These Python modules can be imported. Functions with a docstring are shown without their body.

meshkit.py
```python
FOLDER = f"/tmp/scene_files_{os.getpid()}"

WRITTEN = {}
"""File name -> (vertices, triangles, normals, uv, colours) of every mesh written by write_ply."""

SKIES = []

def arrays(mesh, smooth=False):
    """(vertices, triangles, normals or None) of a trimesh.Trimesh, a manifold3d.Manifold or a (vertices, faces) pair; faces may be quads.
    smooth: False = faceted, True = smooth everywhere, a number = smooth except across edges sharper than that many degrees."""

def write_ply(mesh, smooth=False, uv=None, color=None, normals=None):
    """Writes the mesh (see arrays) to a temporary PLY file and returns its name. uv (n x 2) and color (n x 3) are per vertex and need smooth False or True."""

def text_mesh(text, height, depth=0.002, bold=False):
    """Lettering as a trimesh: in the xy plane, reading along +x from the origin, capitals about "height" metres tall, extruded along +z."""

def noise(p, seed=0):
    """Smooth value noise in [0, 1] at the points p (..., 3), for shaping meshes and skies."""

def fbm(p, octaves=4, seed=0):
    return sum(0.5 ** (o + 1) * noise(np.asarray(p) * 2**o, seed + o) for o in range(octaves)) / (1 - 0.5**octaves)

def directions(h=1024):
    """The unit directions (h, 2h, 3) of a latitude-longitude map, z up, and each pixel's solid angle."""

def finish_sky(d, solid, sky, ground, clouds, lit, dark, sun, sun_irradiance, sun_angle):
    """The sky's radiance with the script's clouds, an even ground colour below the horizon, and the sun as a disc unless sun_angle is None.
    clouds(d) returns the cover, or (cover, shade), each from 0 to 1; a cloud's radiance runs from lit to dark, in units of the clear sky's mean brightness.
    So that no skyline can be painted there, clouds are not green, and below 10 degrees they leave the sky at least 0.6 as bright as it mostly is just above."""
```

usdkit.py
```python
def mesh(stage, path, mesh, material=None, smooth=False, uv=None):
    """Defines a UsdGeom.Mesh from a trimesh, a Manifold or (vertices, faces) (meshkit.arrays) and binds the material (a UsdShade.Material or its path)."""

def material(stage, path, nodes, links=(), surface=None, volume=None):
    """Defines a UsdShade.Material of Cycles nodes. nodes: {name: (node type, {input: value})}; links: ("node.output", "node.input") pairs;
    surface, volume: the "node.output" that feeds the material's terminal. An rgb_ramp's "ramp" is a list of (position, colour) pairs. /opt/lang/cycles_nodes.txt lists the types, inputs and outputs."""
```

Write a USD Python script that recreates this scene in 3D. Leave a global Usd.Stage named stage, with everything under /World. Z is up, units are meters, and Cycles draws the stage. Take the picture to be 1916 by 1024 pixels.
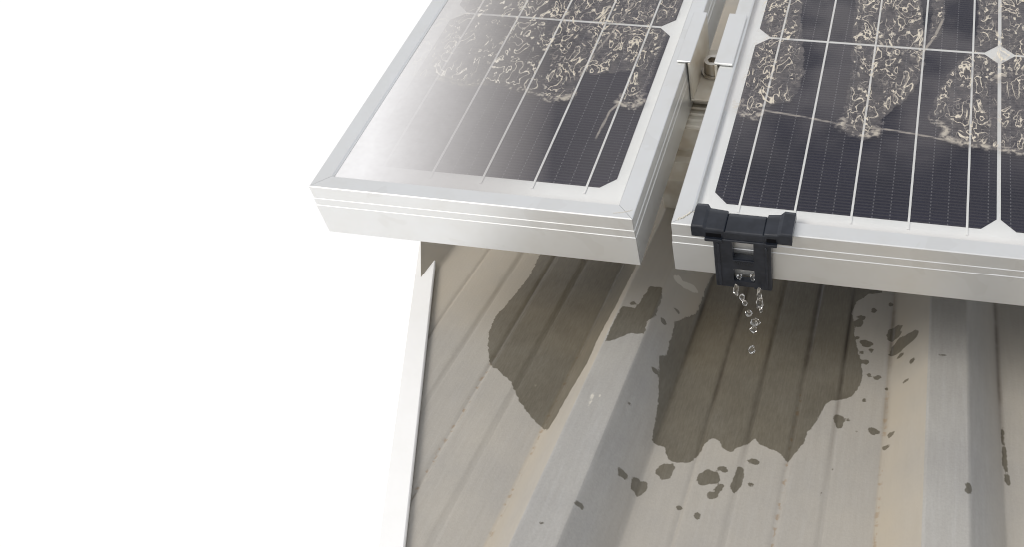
import math
import numpy as np
import shapely
import trimesh
import manifold3d as m3
import meshkit
import usdkit
from shapely.geometry import Polygon, LineString, Point
from pxr import Gf, Sdf, Usd, UsdGeom, UsdLux, UsdShade, Vt

stage = Usd.Stage.CreateInMemory()
UsdGeom.SetStageUpAxis(stage, UsdGeom.Tokens.z)
UsdGeom.SetStageMetersPerUnit(stage, 1.0)
UsdGeom.Xform.Define(stage, '/World')
UsdGeom.Scope.Define(stage, '/World/Looks')

# ---------------------------------------------------------------- camera, sky, sun, exposure
Z0 = 3.13                                        # height of the right panel's front corner above the added ground
cam = UsdGeom.Camera.Define(stage, '/World/camera')
right, down, fwd = (np.array(r) for r in ((0.98395252, 0.17836751, 0.00473905), (0.10626671, -0.56446414, -0.8185888), (-0.14333463, 0.80595612, -0.57436044)))
pos = (0.11650318, -0.43937913, 0.28655838 + Z0)
M = Gf.Matrix4d(*[float(x) for x in (*right, 0, *(-down), 0, *(-fwd), 0, *pos, 1)])
cam.AddTransformOp().Set(M)
cam.CreateHorizontalApertureAttr(36.0)
cam.CreateVerticalApertureAttr(36.0 * 548 / 1024)
cam.CreateFocalLengthAttr(36.0 * 1839.75 / 1916)
cam.CreateHorizontalApertureOffsetAttr(-36.0 * 423.8 / 1916)
cam.CreateVerticalApertureOffsetAttr(-36.0 * 5.1 / 1916)
cam.CreateClippingRangeAttr(Gf.Vec2f(0.02, 5000.0))
cam.CreateExposureAttr(0.0)

SUN = np.array([-0.56, -0.50, 0.76]); SUN /= np.linalg.norm(SUN)
ELEV, AZ = math.asin(SUN[2]), math.atan2(SUN[0], SUN[1])
sky_mat = usdkit.material(stage, '/World/Looks/sky', {
    'sky': ('sky_texture', {'sky_type': 'single_scattering', 'sun_disc': False, 'sun_elevation': ELEV, 'sun_rotation': AZ, 'aerosol_density': 2.0}),
    'tc': ('texture_coordinate', {}),
    'n': ('noise_texture', {'scale': 2.2, 'detail': 6.0, 'roughness': 0.55}),
    'cover': ('rgb_ramp', {'ramp': [(0.30, (0.55, 0.55, 0.55)), (0.62, (0.95, 0.95, 0.95))]}),
    'tone': ('rgb_ramp', {'ramp': [(0.3, (6.6, 6.7, 7.0)), (0.7, (9.4, 9.4, 9.5))]}),
    'mix': ('mix_color', {'use_clamp': False}),
    'bg': ('background_shader', {'strength': 0.10})},
    [('tc.generated', 'n.vector'), ('n.fac', 'cover.fac'), ('n.fac', 'tone.fac'), ('cover.color', 'mix.fac'), ('sky.color', 'mix.a'), ('tone.color', 'mix.b'), ('mix.result', 'bg.color')], surface='bg.background')
dome = UsdLux.DomeLight.Define(stage, '/World/sky')
dome.CreateIntensityAttr(1.0)
UsdShade.MaterialBindingAPI.Apply(dome.GetPrim()).Bind(sky_mat)
dome.GetPrim().SetCustomDataByKey('kind', 'structure')

sun = UsdLux.DistantLight.Define(stage, '/World/sun')
sun.CreateNormalizeAttr(True)
sun.CreateIntensityAttr(0.50)
sun.CreateAngleAttr(30.0)
sun.CreateColorAttr(Gf.Vec3f(1.0, 0.95, 0.87))
zx = SUN; xx = np.cross([0, 0, 1.0], zx); xx /= np.linalg.norm(xx); yx = np.cross(zx, xx)
sun.AddTransformOp().Set(Gf.Matrix4d(*[float(v) for v in (*xx, 0, *yx, 0, *zx, 0, 0, 0, 20, 1)]))

# ---------------------------------------------------------------- helpers
used = {}


def numbered(parent, name):
    k = (parent, name); n = used.get(k, 0); used[k] = n + 1
    return f'{parent}/{name}' + (f'_{n:03d}' if n else '')


def tag(prim, label=None, cat=None, group=None, kind=None):
    for k, v in (('label', label), ('category', cat), ('group', group), ('kind', kind)):
        if v:
            prim.SetCustomDataByKey(k, v)
    return prim


def thing(name, label, cat, loc=(0, 0, 0), tilt=0.0, group=None):
    x = UsdGeom.Xform.Define(stage, numbered('/World', name))
    x.AddTranslateOp().Set(Gf.Vec3d(*map(float, loc)))
    if tilt:
        x.AddRotateXOp().Set(float(tilt))
    return str(tag(x.GetPrim(), label, cat, group).GetPath())


def part(name, mesh, mat, parent='/World', smooth=False, uv=None, attrs=None):
    """One Mesh prim; attrs: {primvar: function of the (n, 3) vertices}."""
    v, f, n = meshkit.arrays(mesh, smooth)
    m = usdkit.mesh(stage, numbered(parent, name), mesh, M_[mat], smooth=smooth, uv=uv)
    for k, fn in (attrs or {}).items():
        UsdGeom.PrimvarsAPI(m).CreatePrimvar(k, Sdf.ValueTypeNames.FloatArray, 'vertex').Set(Vt.FloatArray.FromNumpy(np.asarray(fn(v), np.float32)))
    return m.GetPrim()


def hull(pts):
    return m3.Manifold.hull_points(np.asarray(pts, np.float32))


def rbox(lo, hi, r):
    """A box with rounded edges and corners."""
    s = m3.Manifold.sphere(r, 12)
    lo, hi = np.array(lo) + r, np.array(hi) - r
    return m3.Manifold.batch_hull([s.translate([float(a), float(b), float(c)]) for a in (lo[0], hi[0]) for b in (lo[1], hi[1]) for c in (lo[2], hi[2])])


def box(lo, hi):
    lo, hi = np.array(lo, float), np.array(hi, float)
    b = trimesh.creation.box(hi - lo); b.apply_translation((lo + hi) / 2)
    return b


def cbox(lo, hi, c):
    """A box with chamfered edges."""
    lo, hi = np.array(lo, float), np.array(hi, float)
    p = []
    for k in range(3):
        for i in (0, 1):
            for a in (0, 1):
                for b in (0, 1):
                    q = np.zeros(3); o = [j for j in range(3) if j != k]
                    q[k] = (lo, hi)[i][k]
                    q[o[0]] = lo[o[0]] + c if a == 0 else hi[o[0]] - c
                    q[o[1]] = lo[o[1]] + c if b == 0 else hi[o[1]] - c
                    p.append(q)
    return trimesh.convex.convex_hull(np.array(p))


def sections(rings, caps=True):
    """Closed rings (k, n, 3) joined one to the next."""
    rings = np.asarray(rings, float); k, n, _ = rings.shape
    v = rings.reshape(-1, 3); f = []
    for i in range(k - 1):
        for j in range(n):
            a, b = i * n + j, i * n + (j + 1) % n
            f += [(a, b, b + n), (a, b + n, a + n)]
    if caps:
        tri = trimesh.creation.triangulate_polygon(Polygon(rings_2d(rings[0])), engine='earcut')
        pts, t = tri
        idx = [int(np.argmin(np.hypot(*(rings_2d(rings[0]) - p).T))) for p in pts]
        for a, b, c in t:
            f.append((idx[a], idx[b], idx[c])); o = (k - 1) * n
            f.append((o + idx[a], o + idx[c], o + idx[b]))
    m = trimesh.Trimesh(v, np.array(f), process=False)
    trimesh.repair.fix_normals(m)
    return m


def rings_2d(r):
    """The two coordinates of a ring that vary most."""
    e = np.ptp(r, axis=0); keep = sorted(np.argsort(e)[-2:])
    return r[:, keep]


def sd(points, polys):
    """Signed distance (positive inside) in the polygons' units."""
    g = shapely.union_all([Polygon(p).buffer(0) for p in polys])
    pt = shapely.points(points)
    d = shapely.distance(pt, g.boundary)
    return np.where(shapely.contains(g, pt), d, -d)


# ---------------------------------------------------------------- materials
def lin(a, b, t):
    return tuple(x + (y - x) * t for x, y in zip(a, b))


M_ = {}


def mat(name, nodes, links, surface='p.BSDF'):
    M_[name] = usdkit.material(stage, '/World/Looks/' + name, nodes, links, surface=surface)


# weathered galvanised sheet; primvar "wet" is the distance in mm inside a wet patch, "dust" the dusty pans and tan left slopes, "crease" grime along the creases, "rust"
mat('galvanised', {
    'tc': ('texture_coordinate', {}),
    'streak_map': ('mapping', {'scale': (420.0, 30.0, 60.0)}),
    'streak': ('noise_texture', {'scale': 1.0, 'detail': 4.0, 'roughness': 0.6}),
    'blot': ('noise_texture', {'scale': 16.0, 'detail': 5.0, 'roughness': 0.6}),
    'fine': ('noise_texture', {'scale': 620.0, 'detail': 3.0, 'roughness': 0.7}),
    'span': ('voronoi_texture', {'scale': 170.0}),
    'tone': ('rgb_ramp', {'ramp': [(0.30, (0.345, 0.336, 0.319)), (0.52, (0.362, 0.354, 0.338)), (0.72, (0.380, 0.374, 0.362))]}),
    'wide': ('rgb_ramp', {'ramp': [(0.3, (0.90, 0.90, 0.91)), (0.7, (1.06, 1.055, 1.04))]}),
    't1': ('mix_color', {'blend_type': 'multiply', 'fac': 1.0, 'use_clamp': False}),
    'finer': ('rgb_ramp', {'ramp': [(0.3, (0.93, 0.93, 0.93)), (0.7, (1.05, 1.05, 1.05))]}),
    't2': ('mix_color', {'blend_type': 'multiply', 'fac': 1.0, 'use_clamp': False}),
    'dust_and_tint': ('attribute', {'attribute': 'dust_and_tint'}),
    'dust_tintn': ('math', {'math_type': 'multiply'}), 'dustr': ('rgb_ramp', {'ramp': [(0.30, (0.55, 0.55, 0.55)), (0.70, (1, 1, 1))]}),
    't3': ('mix_color', {'b': (0.425, 0.378, 0.305)}),
    'crease': ('attribute', {'attribute': 'crease'}), 'creasem': ('math', {'math_type': 'multiply'}),
    'creaser': ('rgb_ramp', {'ramp': [(0.36, (0.15, 0.15, 0.15)), (0.62, (1, 1, 1))]}),
    't4': ('mix_color', {'b': (0.085, 0.065, 0.05)}),
    'rust': ('attribute', {'attribute': 'rust'}), 'rustn': ('noise_texture', {'scale': 230.0, 'detail': 3.0}),
    'rustr': ('rgb_ramp', {'ramp': [(0.54, (0, 0, 0)), (0.62, (1, 1, 1))]}), 'rustm': ('math', {'math_type': 'multiply'}),
    't5': ('mix_color', {'b': (0.26, 0.17, 0.09)}),
    'scuff_map': ('mapping', {'scale': (90.0, 34.0, 60.0)}), 'scuff': ('noise_texture', {'scale': 1.0, 'detail': 8.0, 'roughness': 0.72, 'distortion': 1.2}),
    'scuffr': ('rgb_ramp', {'ramp': [(0.69, (0, 0, 0)), (0.74, (0.5, 0.5, 0.5))]}), 't6': ('mix_color', {'b': (0.62, 0.62, 0.60)}),
    'pale': ('attribute', {'attribute': 'pale'}), 'pales': ('math', {'math_type': 'add'}), 'palem': ('map_range', {'range_type': 'smoothstep', 'from_min': -0.4, 'from_max': 0.5, 'to_min': 0.0, 'to_max': 0.8}), 't7': ('mix_color', {'b': (0.62, 0.59, 0.52)}),
    'wet': ('attribute', {'attribute': 'wet'}),
    'edge': ('noise_texture', {'scale': 240.0, 'detail': 4.0, 'roughness': 0.6}),
    'edge2': ('map_range', {'from_min': 0.0, 'from_max': 1.0, 'to_min': -1.7, 'to_max': 1.7}),
    'wsum': ('math', {'math_type': 'add'}),
    'wmask': ('map_range', {'range_type': 'smoothstep', 'from_min': -0.35, 'from_max': 0.35, 'to_min': 0.0, 'to_max': 1.0}),
    'wets': ('math', {'math_type': 'multiply', 'value2': 1.0}),
    'wetr': ('rgb_ramp', {'ramp': [(0.32, (0.315, 0.298, 0.255)), (0.50, (0.385, 0.37, 0.325)), (0.68, (0.46, 0.445, 0.40))]}), 'wets_map': ('mapping', {'scale': (900.0, 120.0, 60.0)}), 'wetn': ('noise_texture', {'scale': 1.0, 'detail': 3.0, 'roughness': 0.6}), 'wetl': ('noise_texture', {'scale': 34.0, 'detail': 4.0, 'roughness': 0.6}), 'wetmix': ('mix_float', {'fac': 0.5}), 'wcol': ('mix_color', {'blend_type': 'multiply'}),
    'rough': ('map_range', {'to_min': 0.52, 'to_max': 0.30}),
    'spec': ('map_range', {'to_min': 0.30, 'to_max': 0.32}),
    'h': ('math', {'math_type': 'add'}),
    'bump': ('bump', {'strength': 0.22, 'distance': 0.0005}),
    'p': ('principled_bsdf', {'metallic': 0.0})},
    [('tc.object', 'streak_map.vector'), ('streak_map.vector', 'streak.vector'), ('tc.object', 'blot.vector'), ('tc.object', 'fine.vector'), ('tc.object', 'span.vector'), ('tc.object', 'edge.vector'), ('tc.object', 'rustn.vector'),
     ('streak.fac', 'tone.fac'), ('blot.fac', 'wide.fac'), ('tone.color', 't1.a'), ('wide.color', 't1.b'), ('fine.fac', 'finer.fac'), ('t1.result', 't2.a'), ('finer.color', 't2.b'),
     ('dust_and_tint.fac', 'dust_tintn.value1'), ('blot.fac', 'dustr.fac'), ('dustr.color', 'dust_tintn.value2'), ('dust_tintn.value', 't3.fac'), ('t2.result', 't3.a'),
     ('crease.fac', 'creasem.value1'), ('blot.fac', 'creaser.fac'), ('creaser.color', 'creasem.value2'), ('creasem.value', 't4.fac'), ('t3.result', 't4.a'),
     ('rustn.fac', 'rustr.fac'), ('rust.fac', 'rustm.value1'), ('rustr.color', 'rustm.value2'), ('rustm.value', 't5.fac'), ('t4.result', 't5.a'),
     ('tc.object', 'scuff_map.vector'), ('scuff_map.vector', 'scuff.vector'), ('scuff.fac', 'scuffr.fac'), ('scuffr.color', 't6.fac'), ('t5.result', 't6.a'),
     ('edge.fac', 'edge2.value'), ('wet.fac', 'wsum.value1'), ('edge2.result', 'wsum.value2'), ('wsum.value', 'wmask.value'), ('wmask.result', 'wets.value1'), ('wets.value', 'wcol.fac'), ('tc.object', 'wets_map.vector'), ('wets_map.vector', 'wetn.vector'), ('tc.object', 'wetl.vector'), ('wetn.fac', 'wetmix.a'), ('wetl.fac', 'wetmix.b'), ('wetmix.result', 'wetr.fac'), ('wetr.color', 'wcol.b'), ('pale.fac', 'pales.value1'), ('edge2.result', 'pales.value2'), ('pales.value', 'palem.value'), ('palem.result', 't7.fac'), ('t6.result', 't7.a'), ('t7.result', 'wcol.a'),
     ('wcol.result', 'p.base_color'), ('wmask.result', 'rough.value'), ('rough.result', 'p.roughness'), ('wmask.result', 'spec.value'), ('spec.result', 'p.specular_ior_level'),
     ('streak.fac', 'h.value1'), ('fine.fac', 'h.value2'), ('h.value', 'bump.height'), ('bump.normal', 'p.normal')])

mat('anodised_aluminium', {
    'tc': ('texture_coordinate', {}),
    'n': ('noise_texture', {'scale': 28.0, 'detail': 5.0, 'roughness': 0.6}),
    'f': ('noise_texture', {'scale': 900.0, 'detail': 2.0}),
    'r': ('rgb_ramp', {'ramp': [(0.28, (0.735, 0.73, 0.705)), (0.45, (0.765, 0.768, 0.755)), (0.7, (0.785, 0.793, 0.79))]}),
    's': ('noise_texture', {'scale': 38.0, 'detail': 3.0, 'roughness': 0.5, 'distortion': 0.6}),
    'sr': ('rgb_ramp', {'ramp': [(0.62, (0, 0, 0)), (0.64, (0.07, 0.07, 0.07))]}),
    'm': ('mix_color', {'b': (0.42, 0.39, 0.32)}),
    'b': ('bump', {'strength': 0.08, 'distance': 0.0003}),
    'p': ('principled_bsdf', {'metallic': 0.85, 'roughness': 0.40})},
    [('tc.object', 'n.vector'), ('tc.object', 'f.vector'), ('tc.object', 's.vector'), ('n.fac', 'r.fac'), ('s.fac', 'sr.fac'), ('sr.color', 'm.fac'), ('r.color', 'm.a'), ('m.result', 'p.base_color'), ('f.fac', 'b.height'), ('b.normal', 'p.normal')])

mat('backsheet', {
    'tc': ('texture_coordinate', {}), 'n': ('noise_texture', {'scale': 40.0, 'detail': 4.0}),
    'r': ('rgb_ramp', {'ramp': [(0.3, (0.86, 0.87, 0.88)), (0.7, (0.90, 0.90, 0.90))]}), 'p': ('principled_bsdf', {'roughness': 0.5})},
    [('tc.object', 'n.vector'), ('n.fac', 'r.fac'), ('r.color', 'p.base_color')])

# a silicon cell: printed fingers across it, dotted lines between the busbars (st = metres inside the cell)
mat('silicon', {
    'tc': ('texture_coordinate', {}), 's': ('separate_xyz', {}),
    'fm': ('math', {'math_type': 'floored_modulo', 'value2': 0.0024}), 'fl': ('math', {'math_type': 'less_than', 'value2': 0.0010}),
    'us': ('math', {'math_type': 'subtract', 'value2': 0.0156}), 'um': ('math', {'math_type': 'floored_modulo', 'value2': 0.0312}),
    'a1': ('math', {'math_type': 'subtract', 'value2': 0.0111}), 'a2': ('math', {'math_type': 'absolute'}), 'a3': ('math', {'math_type': 'less_than', 'value2': 0.00032}),
    'b1': ('math', {'math_type': 'subtract', 'value2': 0.0208}), 'b2': ('math', {'math_type': 'absolute'}), 'b3': ('math', {'math_type': 'less_than', 'value2': 0.00032}),
    'ab': ('math', {'math_type': 'maximum'}), 'dm': ('math', {'math_type': 'floored_modulo', 'value2': 0.0027}), 'dl': ('math', {'math_type': 'less_than', 'value2': 0.0013}), 'dot': ('math', {'math_type': 'multiply'}),
    'n': ('noise_texture', {'scale': 25.0, 'detail': 3.0}), 'r': ('rgb_ramp', {'ramp': [(0.3, (0.005, 0.006, 0.020)), (0.7, (0.009, 0.009, 0.030))]}),
    'c1': ('mix_color', {'b': (0.030, 0.030, 0.045)}), 'c2': ('mix_color', {'b': (0.13, 0.13, 0.15)}),
    'p': ('principled_bsdf', {'roughness': 0.42, 'specular_ior_level': 0.15})},
    [('tc.UV', 's.vector'), ('s.y', 'fm.value1'), ('fm.value', 'fl.value1'), ('s.x', 'us.value1'), ('us.value', 'um.value1'),
     ('um.value', 'a1.value1'), ('a1.value', 'a2.value1'), ('a2.value', 'a3.value1'), ('um.value', 'b1.value1'), ('b1.value', 'b2.value1'), ('b2.value', 'b3.value1'),
     ('a3.value', 'ab.value1'), ('b3.value', 'ab.value2'), ('s.y', 'dm.value1'), ('dm.value', 'dl.value1'), ('dl.value', 'dot.value1'), ('ab.value', 'dot.value2'),
     ('tc.object', 'n.vector'), ('n.fac', 'r.fac'), ('r.color', 'c1.a'), ('fl.value', 'c1.fac'), ('c1.result', 'c2.a'), ('dot.value', 'c2.fac'), ('c2.result', 'p.base_color')])

mat('tinned_copper', {'p': ('principled_bsdf', {'base_color': (0.90, 0.90, 0.90), 'metallic': 0.0, 'roughness': 0.4})}, [])

# front glass with dried scale; primvars: "film" mm inside a dried patch, "trace" mm from a dried water line, "dust" dusty cover plus painted white fade and lip sheen
mat('soiled_glass', {
    'tc': ('texture_coordinate', {}), 'sm': ('mapping', {'scale': (1.5, 0.85, 1.0)}),
    'fr': ('fresnel', {'IOR': 1.38}), 'tr': ('transparent_bsdf', {'color': (0.96, 0.97, 0.97)}), 'gl': ('glossy_bsdf', {'color': (1, 1, 1), 'roughness': 0.03}), 'glass': ('mix_closure', {}),
    'film': ('attribute', {'attribute': 'film'}), 'edge': ('noise_texture', {'scale': 150.0, 'detail': 4.0}), 'edge2': ('map_range', {'to_min': -3.0, 'to_max': 3.0}),
    'fs': ('math', {'math_type': 'add'}), 'inside': ('map_range', {'range_type': 'smoothstep', 'from_min': -0.4, 'from_max': 0.5}),
    'core': ('map_range', {'range_type': 'smoothstep', 'from_min': 1.0, 'from_max': 2.2}),
    'w1': ('noise_texture', {'scale': 66.0, 'detail': 3.0, 'roughness': 0.52, 'distortion': 0.5}), 'w1m': ('math', {'math_type': 'multiply', 'value2': 6.0}), 'w1f': ('math', {'math_type': 'fraction'}),
    'w1a': ('math', {'math_type': 'subtract', 'value2': 0.5}), 'w1b': ('math', {'math_type': 'absolute'}), 'w1c': ('map_range', {'range_type': 'smoothstep', 'from_min': 0.008, 'from_max': 0.150, 'to_min': 1.0, 'to_max': 0.0}),
    'w2': ('noise_texture', {'scale': 150.0, 'detail': 2.0, 'roughness': 0.5, 'distortion': 0.5}),
    'w2a': ('math', {'math_type': 'subtract', 'value2': 0.46}), 'w2b': ('math', {'math_type': 'absolute'}), 'w2c': ('map_range', {'range_type': 'smoothstep', 'from_min': 0.010, 'from_max': 0.032, 'to_min': 0.35, 'to_max': 0.0}),
    'wmax': ('math', {'math_type': 'maximum'}),
    'where': ('noise_texture', {'scale': 48.0, 'detail': 3.0}), 'wherer': ('map_range', {'range_type': 'smoothstep', 'from_min': 0.32, 'from_max': 0.52}),
    'l1': ('math', {'math_type': 'multiply'}), 'l2': ('math', {'math_type': 'multiply'}), 'l3': ('math', {'math_type': 'multiply', 'value2': 0.86}),
    'filmn': ('noise_texture', {'scale': 300.0, 'detail': 3.0}), 'filmr': ('map_range', {'from_min': 0.3, 'from_max': 0.7, 'to_min': 0.05, 'to_max': 0.14}), 'film2': ('math', {'math_type': 'multiply'}),
    'rim1': ('math', {'math_type': 'absolute'}), 'rim2': ('map_range', {'range_type': 'smoothstep', 'from_min': 0.4, 'from_max': 4.5, 'to_min': 1.0, 'to_max': 0.0}),
    'rimw': ('attribute', {'attribute': 'rim'}), 'rim3': ('math', {'math_type': 'multiply'}), 'rimn': ('map_range', {'range_type': 'smoothstep', 'from_min': 0.40, 'from_max': 0.62, 'to_min': 0.12, 'to_max': 0.62}), 'rim4': ('math', {'math_type': 'multiply'}),
    'tra': ('attribute', {'attribute': 'trace'}), 'tra1': ('math', {'math_type': 'add'}), 'tra2': ('map_range', {'range_type': 'smoothstep', 'from_min': 0.3, 'from_max': 1.3, 'to_min': 0.42, 'to_max': 0.0}), 'tra3': ('math', {'math_type': 'multiply'}), 'edge3': ('map_range', {'to_min': -0.6, 'to_max': 0.6}),
    'dust_and_tint': ('attribute', {'attribute': 'dust_and_tint'}), 'dustr': ('map_range', {'from_min': 0.3, 'from_max': 0.7, 'to_min': 0.98, 'to_max': 1.02}), 'dust_and_tint2': ('math', {'math_type': 'multiply'}),
    'm1': ('math', {'math_type': 'maximum'}), 'm2': ('math', {'math_type': 'maximum'}), 'm3': ('math', {'math_type': 'maximum'}), 'm4': ('math', {'math_type': 'maximum', 'use_clamp': True}),
    'lc': ('mix_color', {'a': (0.47, 0.43, 0.41), 'b': (0.75, 0.69, 0.57)}),
    'lc2': ('mix_color', {'b': (0.84, 0.84, 0.85)}), 'dirt': ('diffuse_bsdf', {'roughness': 0.5}), 'out': ('mix_closure', {})},  # lc2 whitens the glass for the painted fade and lip sheen
    [(f'tc.object', f'{k}.vector') for k in ('edge', 'filmn')] + [('tc.object', 'sm.vector')] + [('sm.vector', f'{k}.vector') for k in ('w1', 'w2', 'where')] +
    [('fr.fac', 'glass.fac'), ('tr.BSDF', 'glass.closure1'), ('gl.BSDF', 'glass.closure2'),
     ('edge.fac', 'edge2.value'), ('film.fac', 'fs.value1'), ('edge2.result', 'fs.value2'), ('fs.value', 'inside.value'), ('fs.value', 'core.value'),
     ('w1.fac', 'w1m.value1'), ('w1m.value', 'w1f.value1'), ('w1f.value', 'w1a.value1'), ('w1a.value', 'w1b.value1'), ('w1b.value', 'w1c.value'), ('w2.fac', 'w2a.value1'), ('w2a.value', 'w2b.value1'), ('w2b.value', 'w2c.value'),
     ('w1c.result', 'wmax.value1'), ('w2c.result', 'wmax.value2'), ('where.fac', 'wherer.value'), ('wmax.value', 'l1.value1'), ('wherer.result', 'l1.value2'), ('l1.value', 'l2.value1'), ('core.result', 'l2.value2'), ('l2.value', 'l3.value1'),
     ('filmn.fac', 'filmr.value'), ('filmr.result', 'film2.value1'), ('inside.result', 'film2.value2'),
     ('fs.value', 'rim1.value1'), ('rim1.value', 'rim2.value'), ('rim2.result', 'rim3.value1'), ('rimw.fac', 'rim3.value2'), ('filmn.fac', 'rimn.value'), ('rimn.result', 'rim4.value1'), ('rim3.value', 'rim4.value2'),
     ('edge.fac', 'edge3.value'), ('tra.fac', 'tra1.value1'), ('edge3.result', 'tra1.value2'), ('tra1.value', 'tra2.value'), ('tra2.result', 'tra3.value1'), ('wherer.result', 'tra3.value2'),
     ('dust_and_tint.fac', 'dust_and_tint2.value1'), ('filmn.fac', 'dustr.value'), ('dustr.result', 'dust_and_tint2.value2'),
     ('l3.value', 'm1.value1'), ('film2.value', 'm1.value2'), ('m1.value', 'm2.value1'), ('rim4.value', 'm2.value2'), ('m2.value', 'm3.value1'), ('tra3.value', 'm3.value2'), ('m3.value', 'm4.value1'), ('dust_and_tint2.value', 'm4.value2'),
     ('m3.value', 'lc.fac'), ('lc.result', 'lc2.a'), ('dust_and_tint2.value', 'lc2.fac'), ('lc2.result', 'dirt.color'), ('m4.value', 'out.fac'), ('glass.closure', 'out.closure1'), ('dirt.BSDF', 'out.closure2')], surface='out.closure')

mat('black_plastic', {
    'tc': ('texture_coordinate', {}), 'n': ('noise_texture', {'scale': 1500.0, 'detail': 2.0}), 'd': ('noise_texture', {'scale': 120.0, 'detail': 4.0}),
    'r': ('rgb_ramp', {'ramp': [(0.4, (0.008, 0.010, 0.015)), (0.7, (0.016, 0.019, 0.027))]}), 'rr': ('map_range', {'to_min': 0.16, 'to_max': 0.42}),
    'b': ('bump', {'strength': 0.15, 'distance': 0.0002}), 'p': ('principled_bsdf', {'specular_ior_level': 0.5})},
    [('tc.object', 'n.vector'), ('tc.object', 'd.vector'), ('d.fac', 'r.fac'), ('d.fac', 'rr.value'), ('r.color', 'p.base_color'), ('rr.result', 'p.roughness'), ('n.fac', 'b.height'), ('b.normal', 'p.normal')])
mat('mill_aluminium', {
    'tc': ('texture_coordinate', {}), 'n': ('noise_texture', {'scale': 60.0, 'detail': 5.0}),
    'r': ('rgb_ramp', {'ramp': [(0.35, (0.50, 0.445, 0.36)), (0.6, (0.62, 0.59, 0.52))]}), 'p': ('principled_bsdf', {'metallic': 0.3, 'roughness': 0.42})},
    [('tc.object', 'n.vector'), ('n.fac', 'r.fac'), ('r.color', 'p.base_color')])
mat('stainless', {'p': ('principled_bsdf', {'base_color': (0.55, 0.52, 0.47), 'metallic': 1.0, 'roughness': 0.28})}, [])
mat('slot_shade_black', {'p': ('principled_bsdf', {'base_color': (0.004, 0.004, 0.005), 'roughness': 0.8, 'specular_ior_level': 0.1})}, [])
mat('water', {'p': ('principled_bsdf', {'base_color': (1, 1, 1), 'roughness': 0.0, 'ior': 1.333, 'transmission_weight': 1.0})}, [])
mat('sealant', {'p': ('principled_bsdf', {'base_color': (0.60, 0.57, 0.50), 'roughness': 0.7})}, [])
for nm, sc, lo, hi in (('added_trim_white', 30.0, (0.85, 0.85, 0.84), (0.88, 0.88, 0.88)), ('added_ground_white', 1.3, (0.90, 0.90, 0.90), (0.905, 0.905, 0.905))):
    mat(nm, {'tc': ('geometry', {}), 'n': ('noise_texture', {'scale': sc, 'detail': 6.0, 'roughness': 0.6}), 'r': ('rgb_ramp', {'ramp': [(0.3, lo), (0.7, hi)]}),
             'b': ('bump', {'strength': 0.1, 'distance': 0.004}), 'p': ('principled_bsdf', {'roughness': 0.85, 'specular_ior_level': 0.2})},
        [('tc.position', 'n.vector'), ('n.fac', 'r.fac'), ('r.color', 'p.base_color'), ('n.fac', 'b.height'), ('b.normal', 'p.normal')])

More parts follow.
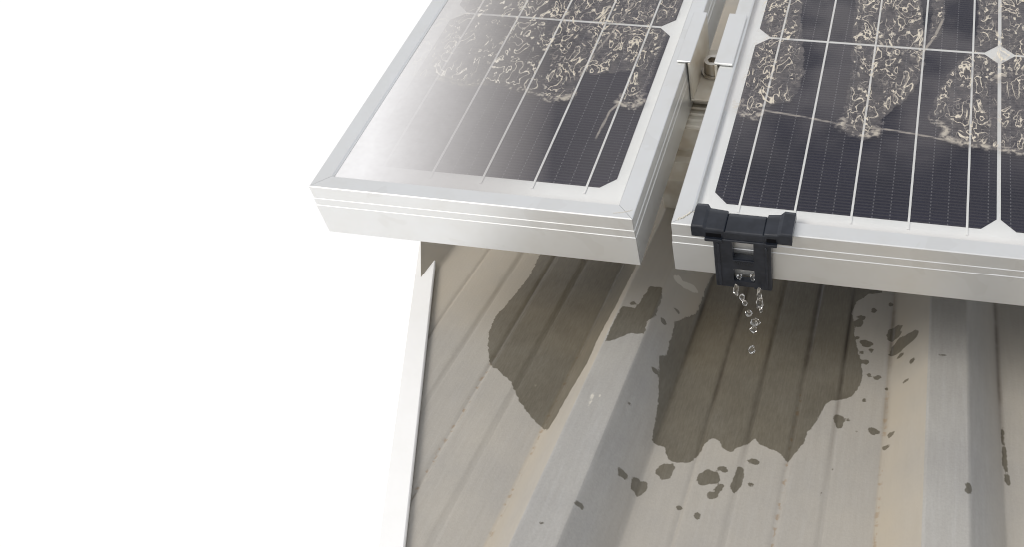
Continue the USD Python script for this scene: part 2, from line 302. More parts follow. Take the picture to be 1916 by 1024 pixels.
# ---------------------------------------------------------------- stains, traced as they lie (mm; roof: x, y; panels: across, up the slope)
F1 = [(12.5,241.1),(19.3,192.6),(16.8,176.8),(16.9,141.0),(17.9,104.8),(22.5,98.2),(31.3,95.6),(34.6,104.0),(41.2,109.3),(50.0,113.3),(54.1,124.2),(55.4,142.7),(52.2,164.6),(48.0,184.0),(44.8,207.9),(43.1,244.6)]
F2 = [(78.7,248.7),(80.8,184.6),(84.3,140.2),(83.0,113.2),(84.8,103.4),(83.5,94.8),(87.6,90.7),(97.6,88.4),(104.5,90.7),(104.7,99.0),(107.8,105.0),(115.9,118.9),(124.1,133.2),(127.9,148.7),(128.8,167.6),(128.8,187.1),(125.6,210.6),(122.2,253.8)]
F2B = [(128.4,254.5),(131.5,211.3),(129.9,184.0),(138.3,191.6),(139.4,212.2),(137.7,255.5)]
F3 = [(161.4,258.3),(161.3,201.2),(158.8,181.0),(148.8,163.8),(141.9,147.5),(138.1,129.0),(134.6,114.2),(138.2,106.2),(145.5,101.6),(144.1,93.2),(154.6,89.2),(161.6,88.8),(173.6,86.5),(195.7,85.5),(229.4,88.7),(239.7,267.3)]
LEFT = [(-243.3,98.7),(-172.8,109.0),(-166.0,105.7),(-154.5,104.3),(-146.7,108.1),(-124.0,105.4),(-107.6,99.4),(-96.2,96.8),(-85.1,100.9),(-83.4,113.4),(-86.5,124.2),(-77.4,123.9),(-61.0,129.6),(-54.7,129.6),(-54.5,111.6),(-54.0,99.5),(-45.2,95.4),(-41.8,102.5),(-40.1,124.4),(-39.6,177.2),(-37.9,212.6),(-35.5,247.1),(-289.1,218.0)]
WETL = [(-137.7,163.4),(-138.4,138.5),(-136.3,107.7),(-140.1,71.0),(-142.4,60.3),(-140.5,44.1),(-135.1,27.6),(-126.8,10.9),(-123.2,7.1),(-119.9,6.3),(-107.4,-2.9),(-95.6,-18.7),(-82.1,-32.2),(-73.2,-38.8),(-67.1,-44.8),(-65.1,-38.2),(-62.6,-17.4),(-58.1,5.2),(-59.0,33.1),(-55.9,64.2),(-54.4,104.0),(-55.3,139.8)]
WETA = [(-48.9,55.2),(-43.7,54.6),(-39.5,53.8),(-37.4,72.4),(-37.1,79.2),(-28.3,80.9),(-25.6,69.8),(-25.4,49.0),(-28.7,43.0),(-27.1,29.5),(-37.2,27.6),(-43.8,20.3),(-49.5,16.9),(-49.9,31.3),(-49.6,43.9)]
WETS = [(-6.6,86.2),(-15.1,61.7),(-14.2,41.2),(-13.5,30.2),(-16.6,23.8),(-9.7,-6.6),(-6.2,-37.6),(-2.1,-40.0),(-0.6,-9.1),(-0.4,57.5)]
WETM = [(-5.0,13.8),(-6.1,-20.6),(-6.1,-37.1),(-4.2,-38.4),(2.1,-40.6),(6.0,-49.9),(12.1,-51.7),(19.7,-49.6),(23.6,-41.1),(24.6,-34.2),(28.6,-28.4),(32.8,-30.3),(35.5,-35.5),(41.7,-38.2),(43.5,-34.8),(48.5,-30.9),(51.1,-27.0),(53.0,-23.9),(57.0,-28.2),(64.8,-31.2),(70.0,-33.6),(74.9,-39.8),(78.0,-33.2),(82.9,-21.0),(82.9,-14.1),(87.4,-3.7),(90.7,11.6),(93.7,15.9),(101.8,19.9),(106.6,23.3),(110.8,34.5),(111.5,43.9),(109.9,57.3),(106.2,70.7),(103.2,84.9),(101.8,96.7),(99.3,108.8),(101.1,122.0),(108.9,133.4),(118.4,136.9),(118.8,162.9),(-2.7,154.4),(-5.9,119.9),(-6.4,67.8)]
SPOTS = [(7.0,-59.1,5.2,5.0),(-4.3,-74.2,3.4,6.0),(111.5,77.3,3.7,3.7),(104.3,98.2,3.4,3.7),(106.2,105.0,2.5,2.2),(114.0,114.7,1.9,2.2),(115.2,70.7,1.6,1.7),(111.6,58.2,2.3,2.5),(115.3,45.9,1.6,1.6),(120.9,44.0,2.3,1.8),(100.8,-0.1,3.2,4.5),(121.8,-5.0,2.8,3.0),(125.5,124.0,1.7,2.2),(129.0,88.8,4.8,5.6),(135.5,72.9,6.4,7.8),(130.9,93.5,2.8,3.2),(129.3,68.6,2.1,1.8),(134.4,61.0,2.1,1.7),(141.4,47.0,1.2,2.5),(138.6,31.3,1.4,1.3),(127.7,34.0,0.9,1.1),(132.2,-9.8,1.7,1.7),(129.8,-18.5,2.1,1.4),(32.4,-60.1,5.0,6.2),(39.2,-52.2,2.5,2.2),(40.0,-66.4,2.3,2.4),(36.9,-72.3,3.3,2.2),(49.0,-58.1,3.1,7.7),(55.5,-42.5,3.2,1.9),(57.2,-60.1,1.4,1.2),(32.2,-88.3,1.8,1.9),(20.9,-83.7,1.4,1.4),(96.5,-60.4,0.6,1.0),(158.8,42.3,1.7,0.8),(114.4,21.0,1.0,1.5),(105.9,2.1,1.2,1.2),(173.8,-65.0,2.0,3.1),(109.2,67.0,1.1,1.4),(105.2,82.3,1.5,1.4),(111.8,-7.5,0.7,0.7),(101.0,-39.9,0.6,1.1),(198.3,-13.1,1.1,13.1),(199.2,-30.1,1.5,4.2),(197.7,5.0,0.8,7.0),(-13.2,-74.3,1.9,2.7),(-25.0,-111.7,1.7,1.5),(-39.4,-128.5,0.9,1.1),(-16.0,10.1,2.2,1.6),(-21.2,-28.1,1.1,1.0),(-20.7,52.8,2.2,1.8),(-16.4,71.9,1.7,1.2),(-42.4,59.4,1.7,2.0)]

# ---------------------------------------------------------------- the roof sheet
UA, PITCH, TOPW, SLOPE, RIBH, DEPTH = -0.0386, 0.2013, 0.0235, 0.0222, 0.0257, 0.130
SWAGE = (0.0612, 0.0874, 0.1136, 0.1372)         # small creases in the pan, from the rib's centre
EDGE_A, EDGE_B = (-0.220, 0.125), (-0.110, -0.160)   # skewed left edge, made up so white shows past it


def edge_x(y):
    return EDGE_A[0] + (y - EDGE_A[1]) * (EDGE_B[0] - EDGE_A[0]) / (EDGE_B[1] - EDGE_A[1])


def roof_profile(x):
    """Height of the sheet above the pan at x."""
    d = (x - UA + PITCH / 2) % PITCH - PITCH / 2
    def rib(dd):
        return RIBH * np.clip((TOPW / 2 + SLOPE - np.abs(dd)) / SLOPE, 0, 1)
    z = sum(rib(d + k) for k in np.linspace(-0.0009, 0.0009, 7)) / 7
    e = (x - UA) % PITCH
    for k, s in enumerate(SWAGE):
        z = z - 0.0006 * np.clip(1 - np.abs(e - s) / 0.0026, 0, 1)
    # the two pan strips either side of the middle stand a little proud
    z = z + 0.0007 * (np.clip((e - SWAGE[0]) / 0.002, 0, 1) - np.clip((e - SWAGE[1]) / 0.002, 0, 1)) + 0.0007 * (np.clip((e - SWAGE[2]) / 0.002, 0, 1) - np.clip((e - SWAGE[3]) / 0.002, 0, 1))
    return z


xs = np.unique(np.round(np.concatenate([np.arange(-0.26, 0.232, 0.0012), np.concatenate([UA + k * PITCH + np.array([-.0349, -.0340, -.0331, -.0126, -.0117, -.0108, .0108, .0117, .0126, .0331, .0340, .0349, *[s + t for s in SWAGE for t in (-.0017, 0, .0017, .0021)]]) for k in range(-7, 10)])]), 5))
xs = xs[np.concatenate([[True], np.diff(xs) > 2e-4])]
ys = np.concatenate([[-1.6, -1.0, -0.6, -0.4, -0.3, -0.24, -0.2], np.arange(-0.17, 0.17, 0.0016), np.arange(0.17, 0.5, 0.012), [0.52, 0.7, 1.0, 1.6, 2.4]])
gx, gy = np.meshgrid(xs, ys, indexing='ij')
hz = roof_profile(gx)
# long shallow oil-canning of the thin sheet
hz = hz + 0.0007 * (meshkit.fbm(np.stack([gx * 22, gy * 7, gx * 0], -1), 3, seed=4) - 0.5)
nx, ny = gx.shape
ii = np.arange(nx * ny).reshape(nx, ny)
quads = np.stack([ii[:-1, :-1], ii[1:, :-1], ii[1:, 1:], ii[:-1, 1:]], -1)
# cut along the skewed edge: pull the columns that cross it onto it
ex = edge_x(gy)
inside = gx >= ex
keep = inside[:-1, :-1] | inside[1:, :-1] | inside[1:, 1:] | inside[:-1, 1:]
gx2 = np.where(inside, gx, ex - 0.004)
hz = np.where(inside, hz, roof_profile(gx2))
verts = np.stack([gx2, gy, hz - DEPTH + Z0], -1).reshape(-1, 3)
faces = quads[keep].reshape(-1, 4)
tri = np.vstack([faces[:, [0, 1, 2]], faces[:, [0, 2, 3]]])
roof = trimesh.Trimesh(verts, tri, process=False); roof.remove_unreferenced_vertices()

SPOT_POLYS = []
rng = np.random.default_rng(5)
for (px, py, ra, rb) in SPOTS:
    ang = np.linspace(0, 2 * np.pi, 22, endpoint=False)
    wob = 1 + 0.16 * np.sin(2 * ang + rng.uniform(0, 6)) + 0.10 * np.sin(3 * ang + rng.uniform(0, 6)) + 0.06 * np.sin(5 * ang + rng.uniform(0, 6))
    SPOT_POLYS.append(list(zip(px + ra * 1.1 * wob * np.cos(ang), py + rb * 1.1 * wob * np.sin(ang))))


def roof_wet(v):
    p = v[:, :2] * 1000
    out = np.full(len(p), -30.0)
    near = (np.abs(p[:, 0] - 30) < 240) & (p[:, 1] > -160) & (p[:, 1] < 200)
    big = sd(p[near], [WETL, WETA, WETS, WETM])
    small = sd(p[near], SPOT_POLYS)
    out[near] = np.maximum(big, small + 0.1)
    return np.clip(out, -8, 8)


def roof_dust_and_tint(v):
    e = (v[:, 0] - UA) % PITCH
    d = np.minimum(e, PITCH - e)
    pan = np.clip((d - 0.020) / 0.012, 0, 1)
    left_slope = ((e > PITCH - 0.036) & (e < PITCH - 0.0125)) * 0.72  # left rib slopes tinted tan
    return np.clip(0.40 * pan + left_slope + 0.7 * np.clip((v[:, 1] - 0.025) / 0.05, 0, 1) * (v[:, 0] < 0.05), 0, 1)


def roof_crease(v):
    e = (v[:, 0] - UA) % PITCH
    c = np.zeros(len(v))
    for s, w in zip(SWAGE, (0.0016, 0.0013, 0.0020, 0.0012)):
        c = np.maximum(c, 0.95 * np.exp(-((e - s) / w) ** 2))
    for s in (0.0345, PITCH - 0.0345):
        c = np.maximum(c, 0.8 * np.exp(-((e - s) / 0.0016) ** 2))
    # washed cleaner where the rain reaches, below the panels' front edge
    c = c * (0.25 + 0.75 * np.clip((v[:, 0] + 0.03) / 0.02, 0, 1))
    return c * (0.07 + 0.93 * np.clip((v[:, 1] + 0.05) / 0.10, 0, 1))


def roof_rust(v):
    e = (v[:, 0] - UA) % PITCH
    return np.clip(0.6 * np.exp(-((e - SWAGE[2]) / 0.0012) ** 2) + 0.5 * np.exp(-((e - (PITCH - 0.0345)) / 0.0012) ** 2), 0, 1) * (v[:, 1] < 0.03)


PALE = [[(-24.9, 98.0), (-22.5, 103.2), (-18.2, 102.1), (-13.5, 108.9), (-8.3, 105.8), (-11.8, 101.2), (-17.1, 97.1), (-22.2, 94.8)],
        [(-43.1, -29.6), (-41.9, -29.0), (-41.0, -37.0), (-42.0, -42.2), (-42.9, -37.3)], [(-38.8, -30.9), (-37.7, -30.2), (-38.2, -32.9)], [(-92.4, -2.1), (-90.1, -2.0), (-90.6, -4.2)]]


def roof_pale(v):
    p = v[:, :2] * 1000
    out = np.full(len(p), -8.0)
    near = (p[:, 0] > -130) & (p[:, 0] < 30) & (p[:, 1] > -80) & (p[:, 1] < 140)
    out[near] = sd(p[near], PALE)
    return np.clip(out, -8, 8)


r_prim = part('roof', roof, 'galvanised', smooth=True, attrs={'pale': roof_pale, 'wet': roof_wet, 'dust_and_tint': roof_dust_and_tint, 'crease': roof_crease, 'rust': roof_rust})
tag(r_prim, 'grey galvanised trapezoidal roof sheet with dark wet stains below the panels', 'roof', kind='structure')

# added white ground out to the horizon, and added white trim at the sheet's edge
added_ground = trimesh.Trimesh([[-900, -900, 0], [900, -900, 0], [900, 900, 0], [-900, 900, 0]], [[0, 1, 2], [0, 2, 3]], process=False)
tag(part('ground', added_ground, 'added_ground_white'), 'added white ground sheet far below the roof, filling the blank left side', kind='structure')

ya, yb = -1.6, 2.4
PTOP = Z0 - DEPTH + 0.0045
inner = [(edge_x(y), y) for y in (ya, yb)]
d = np.array(inner[1]) - np.array(inner[0]); d /= np.linalg.norm(d); nrm = np.array([-d[1], d[0]])
trim = thing('added_edge_trim', 'added thin white strip along the made-up cut left edge of the roof', 'trim', (inner[0][0], inner[0][1], PTOP))
loc = np.array([inner[0][0], inner[0][1], PTOP])
rim_ring = lambda pr: [[*(np.array(e) + nrm * o - loc[:2]), z] for e in inner for o, z in pr]
fold = [(-0.0050, -0.0030), (-0.0050, -0.0006), (-0.0044, 0.0), (0.0080, 0.0), (0.0088, -0.0008), (0.0088, -0.0900), (0.0074, -0.0900), (0.0074, -0.0030)]
fr_ = np.array([[[*(np.array(e) + nrm * o - loc[:2]), z] for o, z in fold] for e in inner])
nf = len(fold); ff = []
for k in range(nf):
    ff += [(k, (k + 1) % nf, nf + (k + 1) % nf), (k, nf + (k + 1) % nf, nf + k)]
pp, tt = trimesh.creation.triangulate_polygon(Polygon(fold), engine='earcut')
ix = [int(np.argmin(np.hypot(*(np.array(fold) - q).T))) for q in pp]
ff += [(ix[a], ix[b], ix[c_]) for a, b, c_ in tt] + [(nf + ix[a], nf + ix[c_], nf + ix[b]) for a, b, c_ in tt]
tm = trimesh.Trimesh(fr_.reshape(-1, 3), ff, process=False); trimesh.repair.fix_normals(tm)
part('folded_strip', tm, 'added_trim_white', trim)

# ---------------------------------------------------------------- solar panels
TH = math.degrees(math.asin(0.2397))
FH, LIP, CELL, GAP, SIDE = 0.0377, 0.011, 0.156, 0.0023, 0.0189
PROFILE = [(0.0011, 0.0), (0.0006, -0.0005), (0.0006, -0.0092), (0.0003, -0.0095), (0.0003, -0.0145), (0.0, -0.0148), (0.0, -0.0372), (0.0005, -FH), (0.026, -FH), (0.026, -0.0361), (0.0018, -0.0361),
           (0.0018, -0.0085), (LIP, -0.0085), (LIP, -0.0008), (LIP - 0.0008, 0.0)]


def frame_rail(kind, Wd, Dp):
    L = Wd if kind in ('front', 'back') else Dp
    rr = []
    for end in (0, 1):
        ring = []
        for a, w in PROFILE:
            s = a + 0.00012 if end == 0 else L - a - 0.00012
            u, v = {'front': (s, a), 'back': (s, Dp - a), 'left': (a, s), 'right': (Wd - a, s)}[kind]
            ring.append((u, v, w))
        rr.append(ring)
    rr = np.array(rr); k, n, _ = rr.shape
    pts, t = trimesh.creation.triangulate_polygon(Polygon(PROFILE), engine='earcut')
    idx = [int(np.argmin(np.hypot(*(np.array(PROFILE) - p).T))) for p in pts]
    f = []
    for j in range(n):
        a, b = j, (j + 1) % n
        f += [(a, b, b + n), (a, b + n, a + n)]
    for a, b, c_ in t:
        f += [(idx[a], idx[b], idx[c_]), (n + idx[a], n + idx[c_], n + idx[b])]
    m = trimesh.Trimesh(rr.reshape(-1, 3), np.array(f), process=False)
    trimesh.repair.fix_normals(m)
    return m


def panel(label, loc, cols, rows, bottom, film_polys, rim_polys, traces, dust_and_tint, fine):
    t = thing('solar_panel', label, 'solar panel', loc, TH, 'solar panels side by side')
    Wd = 2 * SIDE + cols * CELL + (cols - 1) * GAP
    Dp = bottom + SIDE + rows * CELL + (rows - 1) * GAP
    for kind in ('front', 'left', 'right', 'back'):
        part('frame_rail', frame_rail(kind, Wd, Dp), 'anodised_aluminium', t)
    part('backsheet', box((LIP - 0.002, LIP - 0.002, -0.0064), (Wd - LIP + 0.002, Dp - LIP + 0.002, -0.0046)), 'backsheet', t)
    ch = 0.0082
    for i in range(cols):
        u0 = SIDE + i * (CELL + GAP)
        for j in range(rows):
            v0 = bottom + j * (CELL + GAP)
            oc = [(ch, 0), (CELL - ch, 0), (CELL, ch), (CELL, CELL - ch), (CELL - ch, CELL), (ch, CELL), (0, CELL - ch), (0, ch)]
            ct = [(u0 + a, v0 + b, -0.0043) for a, b in oc]; cb = [(u0 + a, v0 + b, -0.0045) for a, b in oc]
            f = [(0, k, k + 1) for k in range(1, 7)] + [(k, (k + 1) % 8, 8 + (k + 1) % 8) for k in range(8)] + [(k, 8 + (k + 1) % 8, 8 + k) for k in range(8)]
            m = trimesh.Trimesh(ct + cb, f, process=False)
            m.faces = np.array(f) if m.face_normals[0][2] > 0 else np.array(f)[:, ::-1]
            part('cell', m, 'silicon', t, uv=np.array(oc + oc))
        for k in range(5):
            uc = u0 + 0.0156 + 0.0312 * k
            part('busbar', box((uc - 0.00062, bottom - 0.0062, -0.00425), (uc + 0.00062, Dp - SIDE + 0.004, -0.0040)), 'tinned_copper', t)
    # glass: one sheet under the lip, fine where the soiling shows
    a, b = LIP - 0.0004, Wd - LIP + 0.0004
    us = np.unique(np.concatenate([np.linspace(a, b, 3), np.arange(max(a, fine[0]), min(b, fine[1]), 0.0014)]))
    vs = np.unique(np.concatenate([np.linspace(LIP - 0.0004, Dp - LIP + 0.0004, 5), np.arange(LIP, 0.29, 0.0014)]))
    U, V = np.meshgrid(us, vs, indexing='ij'); n1, n2 = U.shape; id_ = np.arange(n1 * n2).reshape(n1, n2)
    q = np.stack([id_[:-1, :-1], id_[1:, :-1], id_[1:, 1:], id_[:-1, 1:]], -1).reshape(-1, 4)
    gv = np.stack([U, V, np.full_like(U, -0.0014)], -1).reshape(-1, 3)

    def film(v): return np.clip(sd(v[:, :2] * 1000, film_polys), -12, 12)
    def rim(v): return np.clip(1.25 - shapely.distance(shapely.points(v[:, :2] * 1000), shapely.union_all([LineString(p) for p in rim_polys])) / 9.0, 0, 1)
    def trace(v): return np.clip(shapely.distance(shapely.points(v[:, :2] * 1000), shapely.union_all([LineString(p) for p in traces])), 0, 9)
    part('front_glass', (gv, q), 'soiled_glass', t, attrs={'film': film, 'rim': rim, 'trace': trace, 'dust_and_tint': dust_and_tint})
    return t, Wd, Dp


shift = lambda polys, du: [[(x - du, y) for x, y in p] for p in polys]
LW = 2 * SIDE + CELL  # left panel cut to one column so the added white shows beside it
LEFT_X = -0.0205 - LW

RIM_R = [[(14, 104), (22.5, 97), (34, 96)], [(83.5, 97), (88, 90.5), (97, 88.5), (105, 92)], [(140, 104), (146, 94), (155, 89), (174, 86.5), (200, 85)]]
TRACE_R = [[(16, 108), (36, 103), (62, 100), (84, 96), (112, 95), (136, 92), (150, 89)], [(139, 212), (134, 190), (122, 160), (117, 128)]]
RIM_L = [[(-125, 105), (-108, 99), (-96, 97), (-86, 100)], [(-54, 99), (-46, 96), (-42, 101)], [(-175, 109), (-150, 105)]]
TRACE_L = [[(-86, 122), (-82, 150), (-76, 180), (-72, 205)], [(-60, 60), (-58, 90), (-54, 99)]]


def dust_and_sheen_right(v):
    lip_sheen = np.clip(1 - (v[:, 1] - LIP) / 0.006, 0, 1) * 0.30  # pale band painted for the sheen of water pooled at the lip
    side = np.clip(1 - (v[:, 0] - LIP) / 0.008, 0, 1) * 0.2 * (v[:, 1] > 0.10)
    n = meshkit.fbm(v * 38, 4, seed=2)
    haze = 0.055 * np.clip((n - 0.35) * 3, 0, 1) * np.clip((v[:, 1] - 0.05) / 0.05, 0, 1)
    return np.clip(np.maximum(np.maximum(lip_sheen, side), 0.012 + haze), 0, 1)


def dust_and_fade_left(v):
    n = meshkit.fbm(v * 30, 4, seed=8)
    lip_sheen = np.clip(1 - (v[:, 1] - LIP) / 0.006, 0, 1) * 0.22  # painted water sheen along the front lip
    painted_fade = 0.95 * np.clip(1 - (v[:, 0] + 0.25 * (v[:, 1] - 0.1)) / 0.120, 0, 1) * (0.99 + 0.02 * n)  # smooth white haze painted into the glass colour, strongest at the left
    return np.clip(np.maximum(lip_sheen, 0.03 + 0.03 * n + painted_fade), 0, 0.95)


right_panel, RW, RD = panel('large solar panel at right, black clip on its front edge', (0, 0, Z0), 4, 4, 0.0238, [F1, F2, F2B, F3], RIM_R, TRACE_R, dust_and_sheen_right, (0.0, 0.215))
left_panel, _, _ = panel('narrow solar panel at left with a dusty crust line across its cells', (LEFT_X, 0, Z0), 1, 4, 0.0268, shift([LEFT], LEFT_X * 1000), shift(RIM_L, LEFT_X * 1000), shift(TRACE_L, LEFT_X * 1000), dust_and_fade_left, (0.0, 0.3))


def P(u, v, w):
    """A point of the panels' plane frame in the world."""
    c_, s_ = math.cos(math.radians(TH)), math.sin(math.radians(TH))
    return np.array([u, v * c_ - w * s_, v * s_ + w * c_ + Z0])


# sealant crumbs at the mitred corners, part of each panel
def bead(pts, r, seed):
    rg = np.random.default_rng(seed); out = []
    pts = np.array(pts, float)
    for a, b in zip(pts[:-1], pts[1:]):
        n = max(2, int(np.linalg.norm(b - a) / (r * 1.1)))
        for k in range(n):
            p = a + (b - a) * k / n + rg.normal(0, r * 0.35, 3) * [1, 1, 0.3]
            s = trimesh.creation.icosphere(1, r * rg.uniform(0.6, 1.15)); s.vertices *= [1, 1, 0.55]; s.apply_translation(p); out.append(s)
    return trimesh.util.concatenate(out)


part('corner_sealant', bead([(0.0035, 0.0042, 0.0002), (0.0065, 0.0056, 0.0002), (0.0098, 0.0102, 0.0002), (0.0125, 0.0125, -0.001)], 0.00050, 3), 'sealant', right_panel, smooth=True)
LWx = LW
part('corner_sealant', bead([(LWx - 0.0022, 0.0075, 0.0001), (LWx - 0.0075, 0.0048, 0.0001), (LWx - 0.0125, 0.0036, 0.0001)], 0.00022, 4), 'sealant', left_panel, smooth=True)

# ---------------------------------------------------------------- mounting rail under both panels
rail_v0, rail_v1 = 0.124, 0.196
rt = thing('mounting_rail', 'aluminium mounting rail with serrated top crossing beneath both solar panels', 'rail', P(LEFT_X + 0.02, 0, 0), TH)
RL = RW - 0.02 - (LEFT_X + 0.02)
W0 = -FH - 0.0012


def along(prof, L):
    r = np.array(prof)
    return sections([[(0.0, a, b) for a, b in prof], [(L, a, b) for a, b in prof]])


part('rail_body', along([(rail_v0, W0 - 0.0012), (rail_v1, W0 - 0.0012), (rail_v1, W0 - 0.040), (rail_v0 - 0.010, W0 - 0.040), (rail_v0 - 0.010, W0 - 0.0225), (rail_v0 - 0.006, W0 - 0.0205), (rail_v0, W0 - 0.0205)], RL), 'mill_aluminium', rt)
for k in range(11):
    a = rail_v0 + 0.002 + k * 0.0062
    part('serration', along([(a, W0 - 0.0012), (a + 0.0038, W0 - 0.0012), (a + 0.0030, W0), (a + 0.0008, W0)], RL), 'mill_aluminium', rt)
for x in (UA + PITCH, UA + 2 * PITCH, UA):     # feet screwed to the rib tops
    c_, s_ = math.cos(math.radians(TH)), math.sin(math.radians(TH))
    base = np.array([x, 0, 0]) - (P(LEFT_X + 0.02, 0, 0) - np.array([0, 0, Z0]))
    # foot drawn in the rail's frame: from the rail's underside down to the rib top
    wz = (Z0 - DEPTH + RIBH - Z0)
    vm = 0.170
    top = W0 - 0.040
    wbot = (wz + 0.002 - vm * s_) / c_
    if wbot < top - 0.004:
        part('foot', cbox((base[0] - 0.014, vm - 0.018, wbot), (base[0] + 0.014, vm + 0.018, top - 0.0004), 0.001), 'mill_aluminium', rt)

# ---------------------------------------------------------------- mid clamp between the panels
ct_ = thing('panel_clamp', 'pale aluminium channel clamp bridging the gap between the two solar panels', 'clamp', P(-0.0205, 0.141, 0), TH)
CL = 0.055
part('channel', trimesh.util.concatenate([cbox((0.0006, 0, -0.0305), (0.0199, CL, -0.0287), 0.0003)]), 'mill_aluminium', ct_)
part('channel_wall', cbox((0.0006, 0.0, -0.0285), (0.0024, CL, 0.0003), 0.0003), 'mill_aluminium', ct_)
part('channel_wall', cbox((0.0181, 0.0, -0.0285), (0.0199, CL, 0.0003), 0.0003), 'mill_aluminium', ct_)
part('flange', cbox((-0.0065, 0.0, 0.0004), (0.0026, CL, 0.0017), 0.0004), 'anodised_aluminium', ct_)
part('flange', cbox((0.0179, 0.0, 0.0004), (0.0300, CL, 0.0022), 0.0004), 'anodised_aluminium', ct_)
bt = thing('clamp_bolt', 'steel socket bolt standing in the channel of the panel clamp', 'bolt', P(-0.0103, 0.170, -0.0285), TH)
head = m3.Manifold.cylinder(0.0085, 0.0062, 0.0058, 32).translate([0, 0, 0.0024]) - m3.Manifold.cylinder(0.006, 0.0034, 0.0034, 6).translate([0, 0, 0.0058])
part('bolt_head', head, 'stainless', bt, smooth=40)
part('washer', m3.Manifold.cylinder(0.0018, 0.0078, 0.0078, 32).translate([0, 0, 0.0003]), 'stainless', bt, smooth=40)

# ---------------------------------------------------------------- black drain clip
cl = thing('drain_clip', 'black plastic water drain clip hooked over the front edge of the right panel', 'clip', P(0.0403, 0, 0), TH)
U0 = 0.0403


def hook(h, back, bottom=-0.0030, fr=-0.0042):
    """Cross-section of the hooked-over top: (v, w), h = height of the crown."""
    return [(fr, bottom), (fr, h - 0.0016), (fr + 0.0003, h - 0.0009), (fr + 0.0009, h - 0.0006), (fr + 0.0050, h - 0.0002), (back * 0.55, h), (back - 0.0036, h - 0.0002), (back - 0.0012, h - 0.0012), (back, 0.0006), (back, -0.0010),
            (back - 0.0012, -0.0010), (LIP + 0.0004, -0.0010), (LIP + 0.0004, 0.0004), (0.0020, 0.0004), (-0.0012, 0.0004), (-0.0012, bottom)]


def hook_run(stations):
    return sections([[(u - U0, v, w) for v, w in hook(h, b, bt_)] for u, h, b, bt_ in stations])


part('ear', hook_run([(0.0130, 0.0052, 0.0142, -0.0029), (0.0133, 0.0056, 0.0146, -0.0030), (0.0194, 0.0056, 0.0148, -0.0030), (0.0210, 0.0043, 0.0132, -0.0030), (0.0308, 0.0040, 0.0126, -0.0030), (0.0312, 0.0034, 0.0118, -0.0028)]), 'black_plastic', cl, smooth=18)
part('saddle', hook_run([(0.03125, 0.0030, 0.0114, -0.0034), (0.0318, 0.0034, 0.0116, -0.0034), (0.0520, 0.0034, 0.0116, -0.0034), (0.0526, 0.0030, 0.0114, -0.0034)]), 'black_plastic', cl, smooth=18)
part('ear', hook_run([(0.05265, 0.0034, 0.0118, -0.0028), (0.0530, 0.0040, 0.0126, -0.0030), (0.0596, 0.0043, 0.0132, -0.0030), (0.0618, 0.0056, 0.0148, -0.0030), (0.0676, 0.0056, 0.0146, -0.0030), (0.0679, 0.0052, 0.0142, -0.0029)]), 'black_plastic', cl, smooth=18)
for a, b in ((0.0203, 0.0300), (0.0535, 0.0600)):       # latch tongue proud of each ear's front, with a black block painting the slot's shade above
    part('latch', rbox((a - U0, -0.0060, -0.0044), (b - U0, -0.0040, -0.0024), 0.0004), 'black_plastic', cl, smooth=40)
    part('slot_shade', cbox((a - U0 + 0.0006, -0.00436, -0.0021), (b - U0 - 0.0006, -0.0038, 0.0006), 0.00012), 'slot_shade_black', cl)  # black face stands in for the shade inside a hole
stem = rbox((0.0247 - U0, -0.0050, -0.0425), (0.0567 - U0, -0.0012, -0.0030), 0.0007)
for lo, hi in (((0.0353, -0.01, -0.0172), (0.0470, 0.01, -0.0040)), ((0.0351, -0.01, -0.0366), (0.0470, 0.01, -0.0259))):
    b = box((lo[0] - U0, lo[1], lo[2]), (hi[0] - U0, hi[1], hi[2]))
    stem = stem - m3.Manifold(m3.Mesh(np.asarray(b.vertices, np.float32), np.asarray(b.faces, np.uint32)))
lipcut = box((0.0355 - U0, -0.01, -0.05), (0.0466 - U0, 0.01, -0.0408))
stem = stem - m3.Manifold(m3.Mesh(np.asarray(lipcut.vertices, np.float32), np.asarray(lipcut.faces, np.uint32)))
part('drain_stem', stem, 'black_plastic', cl, smooth=30)
for k in range(9):
    part('bar_ridge', cbox((0.0362 - U0 + k * 0.00118, -0.00535, -0.0214), (0.0362 - U0 + k * 0.00118 + 0.0006, -0.0048, -0.0192), 0.0001), 'black_plastic', cl)
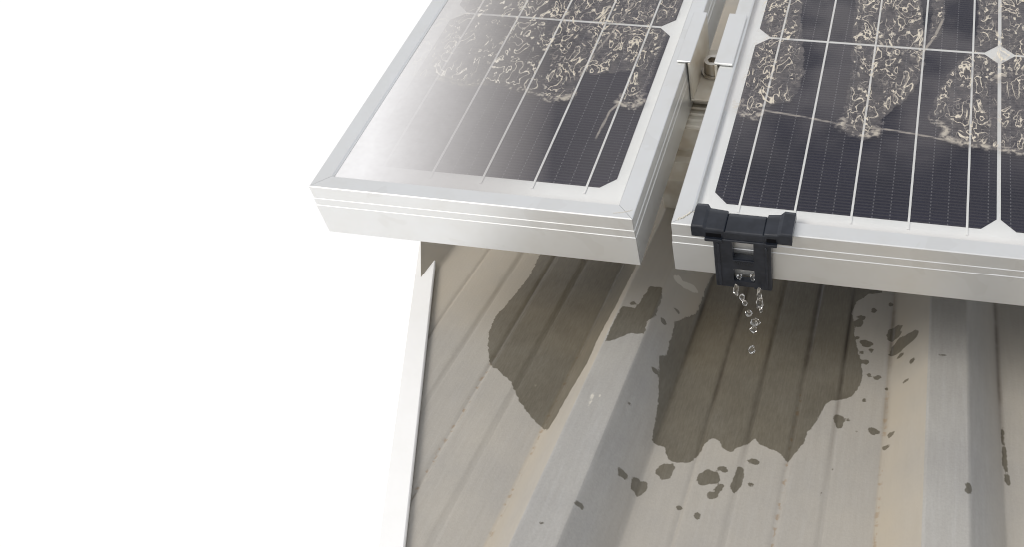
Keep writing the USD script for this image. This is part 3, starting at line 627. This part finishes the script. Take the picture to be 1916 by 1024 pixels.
part('bar_ridge', cbox((0.0353 - U0, -0.0056, -0.0186), (0.0470 - U0, -0.0048, -0.0178), 0.00015), 'black_plastic', cl)
for s in (0.0269, 0.0533):
    part('stem_flute', rbox((s - U0, -0.0056, -0.0405), (s - U0 + 0.0014, -0.0046, -0.0060), 0.0004), 'black_plastic', cl, smooth=40)

# ---------------------------------------------------------------- water running out of the clip
def blob(r, stretch, seed):
    s = trimesh.creation.icosphere(3, 1.0)
    n = meshkit.fbm(s.vertices * 1.3 + seed * 7.1, 2, seed=seed)[:, None]
    n2 = meshkit.noise(s.vertices * 2.6 + seed * 3.3, seed=seed + 50)[:, None]
    s.vertices *= (0.56 + 0.76 * n + 0.14 * n2)
    s.vertices *= np.array([r, r * 0.9, r * stretch])
    return s


DROPS = [((36.6, -41.0), 1.5, 2.6, 'water drop just leaving the left foot of the black clip'),
         ((40.0, -46.6), 1.5, 1.4, 'second water drop down the left strand under the clip'),
         ((41.2, -52.0), 1.5, 1.2, 'third water drop down the left strand under the clip'),
         ((43.3, -60.9), 2.1, 1.0, 'fat water drop at the lower end of the left strand'),
         ((46.9, -68.3), 2.6, 0.8, 'wide water drop where the two strands meet'),
         ((45.7, -75.6), 2.1, 1.1, 'water drop above the lowest one, below the meeting strands'),
         ((44.1, -96.0), 2.0, 1.4, 'lowest water drop falling alone over the wet roof'),
         ((50.0, -42.0), 1.4, 3.0, 'water drop just leaving the right foot of the black clip'),
         ((50.0, -50.2), 1.8, 2.1, 'long water drop down the right strand under the clip'),
         ((50.6, -57.0), 1.0, 1.3, 'small water drop at the lower end of the right strand'),
         ((38.0, -33.8), 1.5, 1.2, 'water bead in the left corner of the clip\'s lower window'),
         ((45.6, -33.6), 1.6, 1.5, 'water bead in the right corner of the clip\'s lower window')]
for k, ((u, w), r, st, lab) in enumerate(DROPS):
    p = P(u / 1000, -0.0080 if k < 10 else -0.0036, w / 1000)
    t = thing('water_drop', lab, 'water drop', p, 0, 'water drops running out of the black clip')
    part('droplet', blob(r / 1000, st, 11 + k), 'water', t, smooth=True)
